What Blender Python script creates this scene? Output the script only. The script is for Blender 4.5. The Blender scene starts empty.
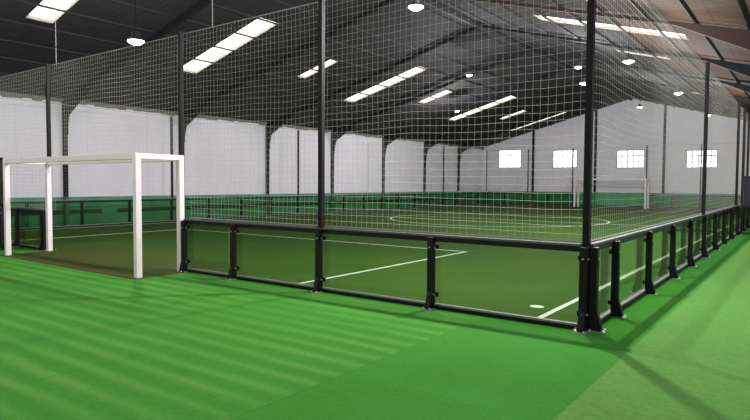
import bpy, math, random
from mathutils import Matrix, Vector
random.seed(7)
scene = bpy.context.scene
COL = scene.collection
R = math.radians

# ------------------------------------------------------------------ helpers
class MB:
    def __init__(s): s.v=[]; s.f=[]; s.sm=[]
    def poly(s, pts, sm=False):
        n=len(s.v); s.v+= [tuple(p) for p in pts]; s.f.append(tuple(range(n,n+len(pts)))); s.sm.append(sm)
    def box(s, a, b):
        x0,x1=sorted((a[0],b[0])); y0,y1=sorted((a[1],b[1])); z0,z1=sorted((a[2],b[2]))
        n=len(s.v)
        s.v+=[(x0,y0,z0),(x1,y0,z0),(x1,y1,z0),(x0,y1,z0),(x0,y0,z1),(x1,y0,z1),(x1,y1,z1),(x0,y1,z1)]
        for q in ((0,3,2,1),(4,5,6,7),(0,1,5,4),(1,2,6,5),(2,3,7,6),(3,0,4,7)):
            s.f.append(tuple(n+i for i in q)); s.sm.append(False)
        return s
    def prism(s, pts, ext):
        """polygon pts (3d, planar) extruded by vector ext"""
        n=len(s.v); k=len(pts); e=Vector(ext)
        s.v+=[tuple(p) for p in pts]+[tuple(Vector(p)+e) for p in pts]
        s.f.append(tuple(range(n+k-1,n-1,-1))); s.f.append(tuple(range(n+k,n+2*k))); s.sm+= [False]*2
        for i in range(k):
            j=(i+1)%k; s.f.append((n+i,n+j,n+k+j,n+k+i)); s.sm.append(False)
        return s
    def tube(s, pts, r, k=6, cap=True, rr=None):
        pts=[Vector(p) for p in pts]; n=len(s.v); m=len(pts)
        for i,p in enumerate(pts):
            d=(pts[min(i+1,m-1)]-pts[max(i-1,0)]).normalized()
            u=d.cross(Vector((0,0,1)));
            if u.length<.1: u=d.cross(Vector((0,1,0)))
            u.normalize(); w=d.cross(u)
            q=rr[i] if rr else r
            for j in range(k):
                a=2*math.pi*(j+.5)/k; s.v.append(tuple(p+u*q*math.cos(a)+w*q*math.sin(a)))
        for i in range(m-1):
            for j in range(k):
                a=n+i*k+j; b=n+i*k+(j+1)%k; s.f.append((a,b,b+k,a+k)); s.sm.append(k>5)
        if cap:
            s.f.append(tuple(n+j for j in range(k-1,-1,-1))); s.f.append(tuple(n+(m-1)*k+j for j in range(k))); s.sm+=[False]*2
        return s
    def lathe(s, prof, c=(0,0,0), k=24):
        n=len(s.v); m=len(prof)
        for r,z in prof:
            for j in range(k):
                a=2*math.pi*j/k; s.v.append((c[0]+r*math.cos(a),c[1]+r*math.sin(a),c[2]+z))
        for i in range(m-1):
            for j in range(k):
                a=n+i*k+j; b=n+i*k+(j+1)%k; s.f.append((a,b,b+k,a+k)); s.sm.append(True)
        return s
    def build(s, name, mat, parent=None, kind=None, label=None, bevel=0):
        me=bpy.data.meshes.new(name); me.from_pydata(s.v,[],s.f); me.update()
        me.polygons.foreach_set('use_smooth',s.sm)
        me.materials.append(mat)
        o=bpy.data.objects.new(name,me); COL.objects.link(o)
        if parent: o.parent=parent
        if kind: o['kind']=kind
        if label: o['label']=label
        if bevel:
            b=o.modifiers.new('bevel','BEVEL'); b.width=bevel; b.segments=2; b.limit_method='ANGLE'
        return o

def empty(name, label, cat, loc=(0,0,0), rz=0, group=None):
    o=bpy.data.objects.new(name,None); COL.objects.link(o); o.location=loc; o.rotation_euler=(0,0,rz)
    o.empty_display_size=.1
    return tag(o,label,cat,group)
def tag(o,label,cat,group=None):
    o['label']=label; o['category']=cat
    if group: o['group']=group
    return o
def copy_tree(o, parent=None):
    c=o.copy(); COL.objects.link(c)
    if parent: c.parent=parent
    for ch in list(o.children): copy_tree(ch,c)
    return c

# ------------------------------------------------------------------ materials
class NT:
    def __init__(s,name):
        s.m=bpy.data.materials.new(name); s.m.use_nodes=True; s.t=s.m.node_tree; s.t.nodes.clear()
        s.out=s.n('ShaderNodeOutputMaterial')
    def n(s,typ,**kw):
        n=s.t.nodes.new(typ)
        for k,v in kw.items():
            if k.startswith('i_'):
                key=k[2:]; key=int(key) if key.isdigit() else key.replace('_',' ')
                n.inputs[key].default_value=v
            else: setattr(n,k,v)
        return n
    def l(s,a,b): s.t.links.new(a,b)
    def math(s,op,a,b=None,c=None,clamp=False):
        n=s.n('ShaderNodeMath',operation=op); n.use_clamp=clamp
        for i,x in enumerate((a,b,c)):
            if x is None: continue
            if isinstance(x,(int,float)): n.inputs[i].default_value=x
            else: s.l(x,n.inputs[i])
        return n.outputs[0]
    def mix(s,f,a,b):
        n=s.n('ShaderNodeMix',data_type='RGBA')
        for i,x in ((0,f),(6,a),(7,b)):
            if isinstance(x,(int,float)): n.inputs[i].default_value=x
            elif isinstance(x,tuple): n.inputs[i].default_value=(*x[:3],1)
            else: s.l(x,n.inputs[i])
        return n.outputs[2]
    def xyz(s):
        c=s.n('ShaderNodeTexCoord'); q=s.n('ShaderNodeSeparateXYZ'); s.l(c.outputs['Object'],q.inputs[0]); s.co=c.outputs['Object']
        return q.outputs[0],q.outputs[1],q.outputs[2]
    def noise(s,scale,detail=3,rough=.5,stretch=None):
        n=s.n('ShaderNodeTexNoise'); n.inputs['Scale'].default_value=scale; n.inputs['Detail'].default_value=detail; n.inputs['Roughness'].default_value=rough
        if stretch:
            mp=s.n('ShaderNodeMapping'); mp.inputs['Scale'].default_value=stretch; s.l(s.co,mp.inputs[0]); s.l(mp.outputs[0],n.inputs['Vector'])
        else: s.l(s.co,n.inputs['Vector'])
        return n.outputs[0]
    def ramp(s,v,a,b):
        n=s.n('ShaderNodeMapRange'); n.inputs[1].default_value=a; n.inputs[2].default_value=b; s.l(v,n.inputs[0]); return n.outputs[0]
    def princ(s,col,rough=.6,metal=0,bump=None,bs=.3,bd=.02,spec=.5):
        p=s.n('ShaderNodeBsdfPrincipled')
        if isinstance(col,tuple): p.inputs['Base Color'].default_value=(*col[:3],1)
        else: s.l(col,p.inputs['Base Color'])
        p.inputs['Roughness'].default_value=rough; p.inputs['Metallic'].default_value=metal
        p.inputs['Specular IOR Level'].default_value=spec
        if bump is not None:
            b=s.n('ShaderNodeBump'); b.inputs['Strength'].default_value=bs; b.inputs['Distance'].default_value=bd
            s.l(bump,b.inputs['Height']); s.l(b.outputs[0],p.inputs['Normal'])
        s.l(p.outputs[0],s.out.inputs[0]); return s.m

def simple(name,col,rough=.5,metal=0,var=.15,scale=8,spec=.5):
    t=NT(name); t.xyz(); n=t.noise(scale,3)
    c=t.mix(n,tuple(x*(1-var) for x in col),tuple(min(1,x*(1+var)) for x in col))
    return t.princ(c,rough,metal,spec=spec)

M={}
M['black']=simple('black_powder_coat',(.005,.0045,.0055),.5,0,.3,20,spec=.25)
M['pole']=simple('black_pole_paint',(.007,.0045,.006),.65,0,.3,12,spec=.2)
M['grey_cap']=simple('grey_aluminium',(.10,.105,.10),.65,.2,.1,15)
M['light_cap']=simple('pale_aluminium',(.22,.22,.21),.55,.3,.1,15)
M['zinc']=simple('galvanised_steel',(.6,.6,.6),.35,.7,.2,30)
M['white_paint']=simple('white_goal_paint',(.86,.73,.76),.4,0,.04,10)
M['white_line']=simple('white_turf_line',(.62,.68,.56),.95,0,.12,60,spec=.1)
M['net']=simple('white_netting_cord',(.60,.60,.53),.9,0,.08,4,spec=.1)
M['rope']=simple('netting_rope',(.32,.32,.30),.9,0,.1,9,spec=.1)
M['steel_dark']=simple('dark_grey_steel',(.010,.011,.013),.8,0,.2,3,spec=.15)
M['purlin']=simple('dark_purlin',(.014,.013,.016),.8,0,.2,3)
M['red_steel']=simple('red_oxide_steel',(.022,.008,.005),.9,0,.25,3)
M['green_trim']=simple('dark_green_strip',(.008,.045,.022),.6,0,.2,4)
M['green_paint']=simple('green_wall_paint',(.035,.20,.085),.6,0,.1,2)
M['housing']=simple('lamp_housing_grey',(.05,.05,.055),.4,.4,.1,9)
M['frame_grey']=simple('window_frame_grey',(.34,.33,.37),.5,0,.1,9)
M['foam']=simple('yellowed_insulation_foam',(.20,.18,.16),.95,0,.35,14)

def m_turf():
    t=NT('olive_pitch_turf'); x,y,z=t.xyz()
    n1=t.noise(.45,3); n2=t.noise(60,4,.7); n3=t.noise(9,3,.6)
    c=t.mix(t.ramp(n1,.3,.7),(.038,.104,.006),(.062,.132,.011))
    # mowing tone bands across the pitch
    b=t.math('GREATER_THAN',t.math('SINE',t.math('MULTIPLY',y,math.pi/2.2)),0)
    c=t.mix(t.math('MULTIPLY',b,.20),c,(.048,.124,.008))
    # worn brownish area around the near goal mouth
    dx=t.math('ABSOLUTE',t.math('ADD',x,10.5)); g=t.math('ADD',t.math('MULTIPLY',dx,.22),t.math('MULTIPLY',t.math('ADD',y,1.0),.28))
    g=t.math('ADD',g,t.math('MULTIPLY',t.math('SUBTRACT',n3,.5),.5))
    f=t.n('ShaderNodeMapRange'); f.inputs[1].default_value=.15; f.inputs[2].default_value=1.3; f.inputs[3].default_value=.75; f.inputs[4].default_value=0; t.l(g,f.inputs[0])
    c=t.mix(f.outputs[0],c,(.072,.060,.013))
    c=t.mix(t.math('MULTIPLY',t.ramp(n2,.4,.7),.55),c,(.014,.028,.003))
    c=t.mix(.20,c,(0,0,0))
    return t.princ(c,.95,0,n2,.5,.02,spec=.15)
M['turf']=m_turf()

def m_carpet():
    t=NT('green_carpet'); x,y,z=t.xyz()
    n1=t.noise(.6,3); n2=t.noise(90,4,.7); n3=t.noise(5,4,.6,(1,3,1)); n4=t.noise(1.3,3,.5,(.5,2.2,1))
    base=t.mix(t.ramp(n1,.3,.7),(.042,.245,.012),(.052,.295,.032))
    # strip left of the first seam (x<-1.25): rolled carpet with cross ridges
    wav=t.math('ADD',y,t.math('MULTIPLY',t.math('SUBTRACT',n4,.5),.17))
    s=t.math('SINE',t.math('MULTIPLY',wav,2*math.pi/.31)); s=t.math('SUBTRACT',t.math('MULTIPLY',t.math('POWER',t.math('MULTIPLY_ADD',s,.5,.5),1.7),2),1)
    left=t.math('LESS_THAN',x,-1.28)
    inner=t.math('GREATER_THAN',x,-6.9)
    rid=t.math('MULTIPLY',t.math('ADD',t.math('MULTIPLY',s,.5),.5),left)
    amp=t.math('MULTIPLY',rid,t.ramp(t.noise(.35,2),.25,.6))
    base=t.mix(t.math('MULTIPLY',left,.5),base,(.052,.26,.022))
    base=t.mix(t.math('MULTIPLY',amp,.62),base,(.17,.42,.075))  # light on the wrinkle crests put into the colour as paler green
    # strip right of the second seam (x>0.6): paler, yellower roll
    right=t.math('GREATER_THAN',x,t.math('ADD',.60,0))
    near=t.math('LESS_THAN',y,16.5)
    base=t.mix(t.math('MULTIPLY',right,.85),base,t.mix(t.ramp(n3,.3,.7),(.12,.29,.055),(.165,.36,.08)))
    # hairline seams
    for sx in (-1.28,.60,-3.3,-5.3):
        d=t.math('ABSOLUTE',t.math('SUBTRACT',x,sx))
        base=t.mix(t.math('MULTIPLY',t.math('LESS_THAN',d,.012),.30),base,(.02,.16,.02))
    base=t.mix(t.math('MULTIPLY',t.ramp(n3,.35,.75),.22),base,(.10,.34,.04))
    base=t.mix(t.math('MULTIPLY',t.ramp(n2,.42,.7),.45),base,(.010,.11,.008))
    n5=t.noise(22,4,.65); base=t.mix(t.math('MULTIPLY',t.ramp(n5,.4,.7),.30),base,(.018,.13,.012))
    h=t.math('ADD',t.math('MULTIPLY',n2,.5),t.math('MULTIPLY',rid,.8))
    base=t.mix(.10,base,(0,0,0))
    return t.princ(base,.95,0,h,.5,.012,spec=.12)
M['carpet']=m_carpet()

def m_wall():
    t=NT('white_over_green_wall'); x,y,z=t.xyz()
    n=t.noise(.5,4); n2=t.noise(3,4,.6,(1,1,.3))
    w=t.mix(t.ramp(n,.3,.7),(.85,.815,.89),(.91,.87,.95))
    # horizontal / vertical joints of the block wall
    hz=t.math('LESS_THAN',t.math('FRACT',t.math('MULTIPLY',z,1/.22)),.07)
    w=t.mix(t.math('MULTIPLY',hz,.13),w,(.40,.39,.42))
    vs=t.math('ADD',x,y)
    vz=t.math('LESS_THAN',t.math('FRACT',t.math('MULTIPLY',vs,1/2.73)),.006)
    w=t.mix(t.math('MULTIPLY',vz,.35),w,(.40,.40,.43))
    w=t.mix(t.math('MULTIPLY',t.ramp(n2,.5,.8),.12),w,(.48,.44,.42))
    g=t.mix(t.ramp(t.noise(1.2,3,.5,(1,1,.2)),.3,.7),(.055,.27,.11),(.09,.41,.19))
    c=t.mix(t.math('LESS_THAN',z,1.13),w,g)
    return t.princ(c,.75,0,hz,.15,.005,spec=.25)
M['wall']=m_wall()

def m_roof(name,c1,c2,c3):
    t=NT(name); x,y,z=t.xyz()
    n=t.noise(.8,4); n2=t.noise(5,4,.6,(.3,1.5,1))
    co=t.math('SINE',t.math('MULTIPLY',y,2*math.pi/.177))
    c=t.mix(t.ramp(n,.3,.7),c1,c2)
    c=t.mix(t.math('MULTIPLY',t.ramp(n2,.45,.75),.5),c,c3)
    lap=t.math('LESS_THAN',t.math('FRACT',t.math('MULTIPLY',x,1/1.17)),.04)
    c=t.mix(t.math('MULTIPLY',lap,.5),c,tuple(v*.4 for v in c1))
    return t.princ(c,.9,0,co,.35,.02,spec=.2)
M['roof']=m_roof('dark_fibre_cement_roof_lit',(.026,.023,.028),(.036,.031,.038),(.018,.015,.019))  # left slope: lamp light on the sheets put into a lighter colour
M['roof_shaded']=m_roof('dark_fibre_cement_roof_shaded',(.014,.013,.017),(.021,.018,.023),(.010,.009,.011))  # same sheets on the right slope, shade put into a darker colour
M['roof_brown']=m_roof('brown_lit_roof',(.036,.018,.011),(.052,.026,.015),(.020,.013,.009))  # brown lower right slope, light bounced off the wall put into its tone

def m_glass(name,tint,ior=1.5,rough=.02,refl=(.9,.95,.9)):
    t=NT(name)
    tr=t.n('ShaderNodeBsdfTransparent'); tr.inputs[0].default_value=(*tint,1)
    gl=t.n('ShaderNodeBsdfGlossy'); gl.inputs['Roughness'].default_value=rough; gl.inputs[0].default_value=(*refl,1)
    lw=t.n('ShaderNodeLayerWeight'); lw.inputs[0].default_value=.5
    f0=((ior-1)/(ior+1))**2; fr=t.math('MULTIPLY_ADD',t.math('POWER',lw.outputs['Facing'],5),1-f0,f0)
    mx=t.n('ShaderNodeMixShader'); t.l(fr,mx.inputs[0]); t.l(tr.outputs[0],mx.inputs[1]); t.l(gl.outputs[0],mx.inputs[2]); t.l(mx.outputs[0],t.out.inputs[0])
    return t.m
M['glass']=m_glass('clear_board_glass',(.82,.84,.80),1.65)
M['window_glass']=m_glass('window_glass',(.95,.95,.97),1.45)
def m_sky_sheet():
    t=NT('translucent_roof_sheet'); t.xyz()
    tr=t.n('ShaderNodeBsdfTransparent'); tr.inputs[0].default_value=(.96,.93,.88,1)
    tl=t.n('ShaderNodeBsdfTranslucent'); tl.inputs[0].default_value=(.8,.76,.7,1)
    mx=t.n('ShaderNodeMixShader'); mx.inputs[0].default_value=.25
    t.l(tr.outputs[0],mx.inputs[1]); t.l(tl.outputs[0],mx.inputs[2]); t.l(mx.outputs[0],t.out.inputs[0]); return t.m
M['sheet']=m_sky_sheet()
def m_emit(name,col,st):
    t=NT(name); e=t.n('ShaderNodeEmission'); e.inputs[0].default_value=(*col,1); e.inputs[1].default_value=st; t.l(e.outputs[0],t.out.inputs[0]); return t.m
M['lens']=m_emit('lamp_lens',(.96,.95,1),9)
def m_screen():
    t=NT('dark_windscreen_mesh'); t.xyz(); n=t.noise(4,3)
    c=t.mix(n,(.022,.020,.035),(.05,.045,.07)); return t.princ(c,.9,spec=.2)
M['screen']=m_screen()

# ------------------------------------------------------------------ dimensions
XW, XE = -22.0, 3.3            # long walls
YN, YB = -14.0, 42.1           # end walls
EAVE, RX = 5.03, -9.34
def zL(x): return EAVE+.2714*(x-XW)
RZ=zL(RX)
def zR(x): return RZ-.285*(x-RX)
def zroof(x): return zL(x) if x<RX else zR(x)
H=1.03; TH=4.63
PX0,PX1=-7.87,-13.27
G0,G1,GD,GH=-7.80,-13.17,1.03,2.24
FX,FY=-20.65,40.2

# ------------------------------------------------------------------ setting
MB().box((XW-.3,YN-.3,-.2),(XE+.3,YB+.3,0)).build('floor',M['carpet'],kind='structure')
MB().box((XW-.25,YN,0),(XW,YB,EAVE+.02)).build('wall_left',M['wall'],kind='structure')
MB().box((XE,YN,0),(XE+.25,YB,zR(XE)+.02)).build('wall_right',M['wall'],kind='structure')
WINS=[(-20.44,-18.33,3.18,4.78),(-15.54,-13.49,3.13,4.62),(-10.39,-8.32,3.06,4.48),(-5.45,-3.41,3.01,4.34)]
def endwall(name,y0,y1,wins):
    mb=MB()
    xs=sorted({XW,XE,*[w[0] for w in wins],*[w[1] for w in wins]})
    top=4.86
    for a,b in zip(xs,xs[1:]):
        w=[q for q in wins if q[0]==a]
        if w: mb.box((a,y0,0),(b,y1,w[0][2])); mb.box((a,y0,w[0][3]),(b,y1,top))
        else: mb.box((a,y0,0),(b,y1,top))
    mb.prism([(XW,y0,top),(XE,y0,top),(XE,y0,zR(XE)),(RX,y0,RZ),(XW,y0,EAVE)],(0,y1-y0,0))
    return mb.build(name,M['wall'],kind='structure')
endwall('wall_back',YB,YB+.25,WINS)
endwall('wall_front',YN-.25,YN,[])
# windows
for i,(a,b,c,d) in enumerate(WINS):
    f=MB(); y=YB+.04; e=.06
    f.box((a,y,c),(b,y+.07,c+e)).box((a,y,d-e),(b,y+.07,d)).box((a,y,c),(a+e,y+.07,d)).box((b-e,y,c),(b,y+.07,d))
    for k in range(1,5):
        x=a+(b-a)*k/5; q_=.012 if i<2 else .030; f.box((x-q_,y+.01,c),(x+q_,y+.05,d))
    for k in (1,2):
        z=c+(d-c)*k/3; t=(.014 if k==1 else .026) if i<2 else (.028 if k==1 else .04); f.box((a,y+.01,z-t),(b,y+.05,z+t))
    r=f.build('window_%d'%(i+1),M['frame_grey'],kind='structure')
    MB().box((a,y+.052,c),(b,y+.06,d)).build('pane',M['window_glass'],r)
    if i<2:
        v=MB(); xm=(a+b)/2; v.box((xm-.22,y-.03,d-.5),(xm+.22,y-.01,d-.46)).box((xm-.22,y-.03,d-.5),(xm-.18,y-.01,d-.06)).box((xm+.18,y-.03,d-.5),(xm+.22,y-.01,d-.06))
        v.build('vent_frame',M['frame_grey'],r)
# roof with skylight openings
SKL=[(-18.0,-13.3,7.1,8.05),(-18.0,-13.3,17.3,18.25),(-18.0,-13.33,28.5,29.5),(-17.9,-13.3,38.2,39.2),
     (-16.6,-14.65,.95,1.77),(-16.62,-14.65,12.38,12.95),(-16.6,-14.68,22.45,23.25),(-16.5,-14.63,33.45,34.15)]
SKL[4]=(-16.55,-13.0,.95,1.77)
SKR=[(-5.6,-1.0,12.15,13.1),(-4.25,-2.3,17.3,17.82),(-3.3,-2.65,28.75,29.15)]
def roofslope(name,x0,x1,zf,holes,mat):
    xs=sorted({x0,x1,*[h[0] for h in holes],*[h[1] for h in holes]}); ys=sorted({YN-.3,YB+.3,*[h[2] for h in holes],*[h[3] for h in holes]})
    mb=MB()
    # merge cells along x where there is no hole in a y strip
    for c,d in zip(ys,ys[1:]):
        hs=sorted([h for h in holes if h[2]<=c+1e-6 and h[3]>=d-1e-6])
        cur=x0
        for h in hs+[None]:
            e=h[0] if h else x1
            if e-cur>1e-4: mb.prism([(cur,c,zf(cur)),(e,c,zf(e)),(e,c,zf(e)+.12),(cur,c,zf(cur)+.12)],(0,d-c,0))
            if h: cur=h[1]
    return mb.build(name,mat,kind='structure')
roofslope('ceiling',XW-.3,RX,zL,SKL,M['roof'])
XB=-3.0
roofslope('ceiling.001',RX,XB,zR,[(-5.6,XB,12.15,13.1),(-4.25,XB,17.3,17.82),(-3.3,XB,28.75,29.15)],M['roof_shaded'])
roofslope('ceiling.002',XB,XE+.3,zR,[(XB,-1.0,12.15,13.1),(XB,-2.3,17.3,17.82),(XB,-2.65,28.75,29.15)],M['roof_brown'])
wn=5
for h in SKL+SKR:
    zf=zL if h[0]<RX else zR
    a,b,c,d=h
    o=MB().prism([(a,c,zf(a)+.002),(b,c,zf(b)+.002),(b,c,zf(b)+.008),(a,c,zf(a)+.008)],(0,d-c,0)).build('window_%d'%wn,M['sheet'],kind='structure'); wn+=1
    L=MB()
    for yy in (c,d-.025): L.prism([(a,yy,zf(a)+.01),(b,yy,zf(b)+.01),(b,yy,zf(b)+.05),(a,yy,zf(a)+.05)],(0,.025,0))
    L.build('window_frame',M['purlin'],o)
# purlins
tn=1
def trim(mb,mat):
    global tn
    o=mb.build('trim_%d'%tn,mat,kind='structure'); tn+=1; return o
x=XW+.5
while x<XE:
    z=zroof(x)
    if abs(x-RX)>.2:
        trim(MB().box((x-.018,YN,z-.07),(x+.018,YB,z-.012)),M['purlin'])
    x+=1.17
trim(MB().box((RX-.05,YN,RZ-.2),(RX+.05,YB,RZ-.03)),M['purlin'])
# portal frames
C0,CS=4.68,5.46
def portal(y,right_mat):
    w=.07
    mb=MB()
    # left column (above the green wainscot), tapered haunch, rafters
    mb.prism([(XW,y-w,1.13),(XW+.15,y-w,1.13),(XW+.17,y-w,3.7),(XW+.34,y-w,zL(XW+.34)-.75),(XW+2.1,y-w,zL(XW+2.1)-.26),(RX,y-w,RZ-.26),(RX,y-w,RZ-.08),(XW,y-w,EAVE-.08)],(0,2*w,0))
    o=trim(mb,M['steel_dark'])
    MB().box((XW,y-w,0),(XW+.2,y+w,1.13)).build('column_base',M['green_paint'],o)
    mr=MB()
    mr.prism([(RX,y-w,RZ-.17),(XE-4.2,y-w,zR(XE-4.2)-.17),(XE-.35,y-w,zR(XE)-.95),(XE-.22,y-w,3.0),(XE-.2,y-w,0),(XE,y-w,0),(XE,y-w,zR(XE)-.08),(RX,y-w,RZ-.08)],(0,2*w,0))
    mr.build('right_rafter',right_mat,o)
    # bolts plates at the knee
    MB().box((XW+.17,y-w-.02,3.62),(XW+.19,y+w+.02,3.85)).build('knee_plate',M['steel_dark'],o)
for k in range(-3,7):
    portal(C0+CS*k, M['red_steel'] if k in (0,1) else M['steel_dark'])
# gable columns
for x in (-17.2,-12.0,-6.93,-1.8):
    o=trim(MB().box((x-.08,YB-.16,1.13),(x+.08,YB,zroof(x)-.01)),M['steel_dark'])
    MB().box((x-.08,YB-.16,0),(x+.08,YB,1.13)).build('column_base',M['green_paint'],o)
# foam strip at the left eave
mb=MB(); y=YN
pr=None
while y<YB-.02:
    y2=min(YB,y+.35)
    d=-.06+.09*random.random()
    mb.prism([(XW,y,EAVE-.16-d),(XW+.1,y,EAVE-.14-d*.8),(XW+.14,y,EAVE+.0),(XW,y,EAVE-.01)],(0,y2-y,0)); y=y2
trim(mb,M['foam'])
# dark strip along the green wainscot
for a,b in ((YN,6.2),(6.9,YB)):
    trim(MB().box((XW+.0,a,.44),(XW+.04,b,.61)),M['green_trim'])
# skirting board at right & back
MB().box((XW,YB-.03,0),(XE,YB,.10)).build('baseboard_back',M['green_trim'],kind='structure')

# ------------------------------------------------------------------ pitch
tp=MB()
tz=.014
tp.box((FX+.055,.055,0),(-.055,FY-.055,tz))
turf=empty('pitch_turf','olive green artificial turf of the indoor pitch with white markings','turf',(0,0,0))
tp.build('turf_surface',M['turf'],turf)
g=MB(); g.box((G1+.03,-GD-.10,0),(G0+.18,.055,tz))
g.build('goal_turf_strip',M['turf'],turf)
e=MB(); pts=[(G1-.02,-GD-.10),(G0+.1,-GD-.10)]
e.box((G1,-GD-.14,0),(G0+.22,-GD-.10,.02)); e.box((G0+.18,-GD-.10,0),(G0+.22,-.12,.02))
e.build('turf_edge',simple('brown_turf_edge',(.10,.055,.022),.95),turf,label='brown frayed turf edge')
lz=tz+.003
def line(name,a,b,w=.075):
    a=Vector(a);b=Vector(b);d=(b-a).normalized();n=Vector((-d.y,d.x))*w/2
    MB().prism([(*(a-n),tz),(*(b-n),tz),(*(b+n),tz),(*(a+n),tz)],(0,0,.003)).build(name,M['white_line'],turf)
line('touchline',(-.68,.05),(-.68,FY-.05),.08)
line('touchline',(FX+.6,.05),(FX+.6,FY-.05))
CX,CY=-10.33,19.84
line('halfway_line',(FX+.6,CY),(-.68,CY))
def ring(name,cx,cy,r,w,a0=0,a1=2*math.pi,k=96):
    mb=MB()
    for i in range(k):
        a=a0+(a1-a0)*i/k;b=a0+(a1-a0)*(i+1)/k
        q=[(cx+(r-w)*math.cos(a),cy+(r-w)*math.sin(a),lz),(cx+r*math.cos(a),cy+r*math.sin(a),lz),(cx+r*math.cos(b),cy+r*math.sin(b),lz),(cx+(r-w)*math.cos(b),cy+(r-w)*math.sin(b),lz)]
        mb.poly(q)
    mb.build(name,M['white_line'],turf)
ring('centre_circle',CX,CY,5.22,.09)
for s,yb in ((1,.05),(-1,FY-.05)):
    yy=6.35 if s==1 else FY-6.35
    line('penalty_line',(-4.91,yb),(-4.91,yy)); line('penalty_line',(-16.5,yb),(-16.5,yy)); line('penalty_line',(-4.87,yy),(-16.54,yy))
mb=MB(); mb.poly([(-.87-.10+.10*math.cos(2*math.pi*i/20),.93+.09*math.sin(2*math.pi*i/20),lz) for i in range(20)]); mb.build('corner_spot',M['white_line'],turf)

# ------------------------------------------------------------------ perimeter fence
# a post is modelled standing at the origin, outward = -Y
def post_proto(near=True):
    r=None
    mb=MB()
    mb.box((-.042,-.100,0.012),(.042,-.010,H-.035))
    o=mb.build('post',M['black'],bevel=.004 if near else 0)
    gs=MB(); gs.prism([(-.036,-.100,.012),(-.036,-.160,.012),(-.036,-.155,.05),(-.036,-.100,.25)],(.072,0,0)); gs.build('gusset_foot',M['black'],o)
    bp=MB(); bp.box((-.07,-.195,0),(.07,-.01,.012)); bp.build('base_plate',M['zinc'],o)
    if near:
        for x in (-.052,.052):
            b=MB(); b.tube([(x,-.175,.012),(x,-.175,.032)],.014,6); b.build('anchor_bolt',M['zinc'],o)
        for z in (.20,.86):
            MB().tube([(0,-.112,z),(0,-.100,z)],.012,8).build('bolt',M['zinc'],o); MB().tube([(.042,-.05,z),(.053,-.05,z)],.013,8).build('bolt',M['zinc'],o)
            MB().box((.030,-.012,z-.03),(.085,.010,z+.03)).build('glass_clamp',M['black'],o); MB().box((-.085,-.012,z-.03),(-.030,.010,z+.03)).build('glass_clamp',M['black'],o)
    return o
PN=post_proto(True); PF=post_proto(False)
used={PN:False,PF:False}
def place_post(parent,s,near):
    p=PN if near else PF
    if not used[p]: used[p]=True; c=p
    else: c=copy_tree(p)
    c.parent=parent; c.location=(s,0,0); return c
def fence(label,loc,rz,length,posts,near=None,gap=None):
    """local +X runs along the fence, local -Y points outwards"""
    root=empty('boundary_fence',label,'fence',loc,rz,None)
    spans=[(0,length)] if not gap else [(0,gap[0]),(gap[1],length)]
    for a,b in spans:
        if a==0: a=.09
        MB().box((a,-.03,H-.095),(b,.03,H-.028)).build('top_rail',M['black'],root)
        MB().box((a,-.03,H-.028),(b,.03,H)).build('rail_cap',M['grey_cap'],root,label='grey rail cap')
        MB().box((a,-.03,.0),(b,.03,.05)).build('bottom_rail',M['black'],root)
        MB().box((a,-.028,.05),(b,.028,.075)).build('bottom_cap',M['light_cap'],root,label='pale metal strip')
        ps=[p for p in posts if a-.1<=p<=b+.1]
        for p,q in zip(ps,ps[1:]):
            MB().box((p+.012,.012,.075),(q-.012,.022,H-.095)).build('glass_panel',M['glass'],root)
    for p in posts: place_post(root,p,near(p) if near else False)
    return root
# near end (local x runs to -X world -> rz=pi would turn outward to +Y; so run it from the left end)
fx=[-20.65,-18.7,-16.8,-14.89,-13.44,-7.655,-6.23,-4.18,-2.11,-.035]
fence('black framed glass boundary fence at the near end beside the large white goal',(FX,0,0),0,-FX-.09,[x-FX for x in fx],lambda p:p+FX>-9,(-13.40-FX,-7.70-FX))
# right side: local +X -> +Y world, outward (-Y local) -> +X world  => rz=+90
sy=[.05,1]+[3+2*i for i in range(14)]+[29+2*i for i in range(0)]
sy=sorted(set(sy)); 
fence('black framed glass boundary fence receding along the right side of the pitch',(0,0,0),R(90),FY,sy+[31,33,35,37,39] if 31 not in sy else sy+[33,35,37,39] if 33 not in sy else sy,lambda p:p<18)
# left side: outward -> -X ; local +X -> -Y : start at the far end
ly=[.69+2*i for i in range(20)]
fence('low black framed glass fence along the far left wall beyond the pitch',(FX,FY,0),R(-90),FY,sorted([FY-y for y in ly]+[.04]))
# far end: outward -> +Y ; local +X -> -X
bx=[-.06,-2.07,-4.2,-6.0,-7.8,-13.17,-15.2,-17.3,-19,-20.6]
fence('low black framed glass fence at the far end under the windows',(0,FY,0),R(180),-FX,[-x for x in bx],None,(7.86,13.11))

# ------------------------------------------------------------------ net poles
def pole_parts(root,near=True,s=.040,z0=0):
    MB().box((-s,-s,z0+.012),(s,s,TH)).build('pole_shaft',M['pole'],root,bevel=.005 if near else 0)
    MB().box((-s-.006,-s-.006,TH),(s+.006,s+.006,TH+.012)).build('end_cap',M['black'],root)
    if near:
        e_=.11 if z0==0 else .055
        b=MB(); b.box((-e_,-e_,z0),(e_,e_,z0+.012)); b.build('base_plate',M['zinc'] if z0==0 else M['black'],root)
        for x,y in ((-.08,-.08),(.08,-.08),(-.08,.08),(.08,.08)) if z0==0 else ():
            MB().tube([(x,y,.012),(x,y,.035)],.014,6).build('anchor_bolt',M['zinc'],root)
        e=MB(); e.lathe([(.018,-.006),(.026,0),(.018,.006),(.012,0),(.018,-.006)],(0,-s-.012,TH-.06),10); e.build('cable_eye',M['black'],root)
        MB().box((-.012,-s-.014,TH-.08),(.012,-s,TH-.04)).build('eye_bracket',M['black'],root)
p0=empty('net_pole','tall black net pole at the near corner of the pitch, thickest in view','pole',(-.04,.04,0),0,'tall net poles'); pole_parts(p0)
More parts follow.
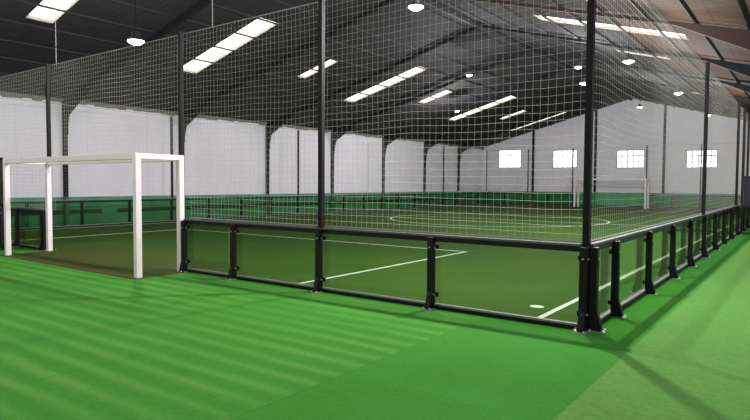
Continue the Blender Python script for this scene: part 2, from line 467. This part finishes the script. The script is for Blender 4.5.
p1=empty('net_pole','tall black net pole on the near glass fence between the goal and the corner','pole',(-4.18,0,0),0,'tall net poles'); pole_parts(p1,True,.040,H)
def pole(x,y,label,p=None):
    c=copy_tree(p or p0); c.location=(x,y,0); c['label']=label; return c
pole(PX0,.05,'tall black net pole rising behind the right front post of the near goal')
pole(PX1,.05,'tall black net pole rising behind the left front post of the near goal')
pole(.02,9.02,'tall black net pole on the right side fence, first one beyond the corner',p1)
q=empty('net_pole','tall black net pole where the right side fence meets the cross gate','pole',(0,17,0),0,'tall net poles'); pole_parts(q,False,.040,H)
def fpole(x,y,label):
    c=copy_tree(q); c.location=(x,y,0); c['label']=label; return c
fpole(0,19.1,'tall black net pole at the right picture edge, next beyond the cross gate')
fpole(0,21.1,'tall black net pole, rightmost of all in the picture')
fpole(FX,8.69,'tall black net pole on the left fence, seen just left of the right goal post')
fpole(FX,16.69,'tall thin black net pole on the far left fence, just right of the near goal')
fpole(FX,24.69,'tall thin black net pole on the far left fence, in line with a wall column')
fpole(FX,32.69,'tall thin black net pole on the far left fence, last before its far corner')
fpole(FX,FY,'tall thin black net pole at the far left corner of the pitch')
fpole(-16.9,FY,'tall thin black net pole on the far end fence, between the two leftmost windows')
fpole(-13.2,FY,'tall thin black net pole behind the left post of the far goal')
fpole(-7.75,FY,'tall thin black net pole behind the right post of the far goal')
fpole(-4.2,FY,'tall thin black net pole on the far end fence below the rightmost window')

# ------------------------------------------------------------------ nets
def net(label,A,B,bulge,gap=None,z0=H,step=.10,r=.0019,rv=None,name='safety_net',segz=.45,sgn=1):
    A=Vector(A);B=Vector(B);L=(B-A).length;d=(B-A)/L;nrm=Vector((d.y,-d.x,0))
    ph=random.random()*6
    def P(s,z):
        t=(z-z0)/(TH-z0)
        e=min(1,s/.3,(L-s)/.3); e=max(0,e)
        zz=z+e*(1-t)*t*4*(.022*math.sin(s*1.35+ph)+.012*math.sin(s*3.7+ph*2+z))
        ss=s+e*.014*math.sin(z*2.1+s*.9+ph)*4*t*(1-t)
        b=bulge*math.sin(s*.8+ph)*t*(1-t)*4*e
        p=A+d*ss+nrm*b; return (p.x,p.y,zz)
    root=empty(name,label,'net',tuple(A)[:2]+(0,))
    off=Vector((A.x,A.y,0))
    mb=MB()
    def T(pts,rad): mb.tube([Vector(p)-off for p in pts],rad,3,False)
    n=round(L/step)
    for i in range(n+1):
        s=L*i/n; lo=z0
        if gap and gap[0]<s<gap[1]: lo=GH+.06
        k=max(2,int((TH-lo)/segz))
        T([P(s,lo+(TH-lo)*j/k) for j in range(k+1)],rv or r)
    m=round((TH-z0)/step)
    for j in range(1,m):
        z=z0+(TH-z0)*j/m
        spans=[(0,L)]
        if gap and z<GH+.06: spans=[(0,gap[0]),(gap[1],L)]
        for a,b in spans:
            k=max(2,int((b-a)/.5)); T([P(a+(b-a)*i/k,z) for i in range(k+1)],r)
    mb.build('net_mesh',M['net'],root)
    c=MB(); k=int(L/.5); c.tube([Vector(P(L*i/k,TH))-off for i in range(k+1)],.008,5); c.build('top_cable',M['rope'],root,label='grey support cable')
    bts=[(0,L)] if not gap else [(0,gap[0]),(gap[1],L)]
    for a,b in bts:
        k=max(2,int((b-a)/.5)); c=MB(); c.tube([Vector(P(a+(b-a)*i/k,z0+.012))-off for i in range(k+1)],.010,5); c.build('bottom_cord',M['rope'],root)
    return root
nf=net('white square mesh safety net above the near end fence and the near goal',(-.07,.13,0),(FX+.07,.13,0),.02,(-G0-.13,-G1-.10))
net('white square mesh safety net above the right side fence, receding to the back',(-.065,.14,0),(-.065,FY-.07,0),.02,r=.0019,rv=.0011)
net('fine white safety net above the far left fence, in front of the white wall',(FX+.07,.2,0),(FX+.07,FY-.14,0),.02,None,H,.12,.0014,segz=.9)
net('fine white safety net above the far end fence, in front of the windows',(FX+.1,FY-.065,0),(-.1,FY-.065,0),.02,(-FX-13.1,-FX-7.9),H,.12,.0014,segz=.9)
# suspension wires of the near end net
for x in (-12.99,-7.0):
    o=MB().tube([(0,0,0),(.0,0,zroof(x)-TH-.02)],.006,5).build('suspension_wire',M['rope']); o.location=(x,.13,TH)
    tag(o,'thin grey wire holding the near net cable up to the roof, %s'%('above the goal' if x<-10 else 'right of the goal'),'wire','suspension wires of the net')

# ------------------------------------------------------------------ goals
def goal(label,loc,rz,w,d,h,t,name='football_goal',sk=0):
    r=empty(name,label,'goal',loc,rz); b=t/2; bv=.006
    for x in (-w/2,w/2):
        MB().box((x-b,-b,0),(x+b,b,h)).build('post',M['white_paint'],r,bevel=bv)
        MB().box((x+sk-b*.9,-d-b,0),(x+sk+b*.9,-d+b,h)).build('rear_post',M['white_paint'],r,bevel=bv)
        MB().prism([(x-b*.9,-b,h-t*.9),(x+b*.9,-b,h-t*.9),(x+sk+b*.9,-d+b,h-t*.9),(x+sk-b*.9,-d+b,h-t*.9)],(0,0,t*.9)).build('side_bar',M['white_paint'],r,bevel=bv)
    MB().box((-w/2+b,-b,h-t),(w/2-b,b,h)).build('crossbar',M['white_paint'],r,bevel=bv)
    MB().box((-w/2+b+sk,-d-b,h-t),(w/2-b+sk,-d+b,h)).build('rear_crossbar',M['white_paint'],r,bevel=bv)
    for z in (.5,1.0,1.5,1.95):
        hk=MB()
        for x in (-w/2,w/2): hk.tube([(x-math.copysign(b,x)*1.0,0,z),(x-math.copysign(b,x)*1.35,0,z),(x-math.copysign(b,x)*1.35,0,z+.03)],.006,5)
        hk.build('net_hook',M['zinc'],r)
    return r
goal('large white box frame football goal at the left, set through the near fence',(-10.43,-.062,tz),0,5.34,1.0,GH,.11,sk=.14)
gg=goal('small looking white football goal at the far end of the pitch under the windows',(-10.1,39.05,tz),R(180),5.1,.92,2.2,.12)

# ------------------------------------------------------------------ gates
gt=empty('cross_gate','dark gate closing the carpet corridor beside the right end of the fence','gate',(.12,17.35,0))
W=3.1
f=MB(); 
for x in (0,W/2-.03,W/2+.03,W-.06): f.box((x,-.03,0),(x+.06,.03,2.05))
for z in (.02,.98,2.0): f.box((0,-.025,z),(W,.025,z+.06))
f.build('gate_frame',M['black'],gt)
for a in (0,1):
    x0=.07+a*W/2; x1=x0+W/2-.13
    MB().box((x0,-.006,.08),(x1,.006,.98)).build('glass_panel',M['glass'],gt)
    MB().box((x0,-.01,1.04),(x1,.01,2.0)).build('windscreen_panel',M['screen'],gt,label='dark bluish mesh windscreen')
MB().box((0,-.035,.0),(W,-.026,.05)).build('kick_strip',M['grey_cap'],gt)
MB().tube([(W/2-.08,-.03,1.05),(W/2-.08,-.08,1.05),(W/2-.08,-.08,1.17),(W/2-.08,-.03,1.17)],.01,6).build('handle',M['zinc'],gt)

gl=empty('side_gate','black bar gate leaf standing at the left picture edge beside the near goal','gate',(-14.22,-.66,0))
f=MB(); f.box((-.07,-.035,0),(0,.035,2.33)).box((-1.1,-.035,0),(-1.03,.035,2.33))
for z in (.05,1.1,2.26): f.box((-1.1,-.03,z),(0,.03,z+.07))
f.build('gate_frame',M['black'],gl)
f=MB()
for i in range(14): f.box((-1.03+.96*(i+.5)/14-.02,-.012,.1),(-1.03+.96*(i+.5)/14+.02,.012,2.28))
f.build('vertical_bars',M['black'],gl)
MB().tube([(-.02,-.04,.95),(-.02,-.09,.95),(-.02,-.09,1.09),(-.02,-.04,1.09)],.012,6).build('handle',M['zinc'],gl)
for z in (.3,1.9): MB().box((-.02,.035,z),(.02,.06,z+.1)).build('hinge',M['zinc'],gl)

# ------------------------------------------------------------------ lamps
def lamp_parts(root,z):
    MB().lathe([(.0,.26),(.09,.26),(.11,.23),(.11,.11),(.13,.09)],k=24).build('lamp_housing',M['housing'],root)
    MB().lathe([(.13,.09),(.17,.06),(.235,-.02),(.24,-.03),(.228,-.03),(.16,.05),(.12,.08)],k=28).build('reflector',M['housing'],root)
    mb=MB(); mb.lathe([(.0,-.12),(.08,-.112),(.15,-.085),(.205,-.045),(.228,-.005)],k=28); mb.build('lens',M['lens'],root)
G_=0
LAMPS=[(-10.6,.8,5,1.0,'ceiling lamp hanging above the near goal, leftmost lamp in the picture'),
 (-3.9,2.3,5,1,'ceiling lamp at the top picture edge, right of the second net pole'),
 (-10.1,16.4,6.5,1,'ceiling lamp in mid roof, above the long skylight left of the corner pole'),
 (-14.7,23.8,6,1,'small ceiling lamp just left of the long skylight at its lower end'),
 (-5.5,16.8,6.4,1,'ceiling lamp seen just left of the corner net pole, the upper of two'),
 (-3.9,12.4,5,1,'ceiling lamp seen just left of the corner net pole, the lower of two'),
 (-1.9,9.6,5,1,'ceiling lamp right of the corner net pole, just under a short skylight'),
 (-1.8,16.3,5,1,'ceiling lamp between the short right skylight and the tall side net pole'),
 (-5.6,27.8,6,1,'small faint ceiling lamp low before the back gable, above the third window'),
 (-1.9,24.4,5,1,'small ceiling lamp seen beside the tall side net pole, above the rightmost window'),
 (-1.9,2.5,5,2.3,'ceiling lamp above the near right corner of the pitch, out of the picture'),
 (-6.5,-5.2,5.2,.6,'ceiling lamp above the carpet in front of the near fence'),
 (-.5,-6.0,5.2,.5,'ceiling lamp above the carpet on the right, in front of the corner'),
 (-14.5,-5.2,5.2,.8,'ceiling lamp above the carpet on the left, in front of the goal')]
LP=430
lz_first=None
for i,(x,y,z,k,lab) in enumerate(LAMPS):
    if i==0:
        r=empty('high_bay_lamp',lab,'ceiling lamp',(x,y,z),0,'round ceiling lamps'); lamp_parts(r,z); lamp0=r
    else:
        r=copy_tree(lamp0); r.location=(x,y,z); r['label']=lab
for i,(x,y,z,k,lab) in enumerate(LAMPS):
    root=[o for o in COL.objects if o.get('label')==lab][0]
    sc_=.82 if i==0 else .62; root.scale=(sc_,)*3
    hm=MB(); hm.tube([(0,0,.25),(0,0,(zroof(x)-z-.01)/sc_)],.012,6); hm.build('hanger_rod',M['steel_dark'],root)
    L=bpy.data.lights.new('lamp_light','POINT'); L.shadow_soft_size=.075; L.energy=LP*k; L.color=(1,.98,.985)
    lo=bpy.data.objects.new('lamp_light',L); COL.objects.link(lo); lo.parent=root; lo.location=(0,0,-.20/root.scale.x)

# ------------------------------------------------------------------ world, camera
w=bpy.data.worlds.new('overcast_sky'); scene.world=w; w.use_nodes=True
bg=w.node_tree.nodes['Background']; bg.inputs[0].default_value=(1,.985,.96,1); bg.inputs[1].default_value=2.2
cam=bpy.data.cameras.new('camera'); co=bpy.data.objects.new('camera',cam); COL.objects.link(co)
cam.sensor_width=36; cam.lens=591.76*36/750; cam.clip_end=200
fw=Vector((-0.59198848,0.80472153,-0.04441732)); rt=Vector((0.80536356,0.59275691,0.005365)); up=Vector((-0.030646,0.03259607,0.99899866))
m=Matrix(((rt.x,up.x,-fw.x,2.0785),(rt.y,up.y,-fw.y,-7.0659),(rt.z,up.z,-fw.z,1.7272),(0,0,0,1)))
co.matrix_world=m
scene.camera=co
vs=scene.view_settings; vs.view_transform='Standard'; vs.look='None'; vs.gamma=1; vs.use_curve_mapping=False; vs.exposure=.56
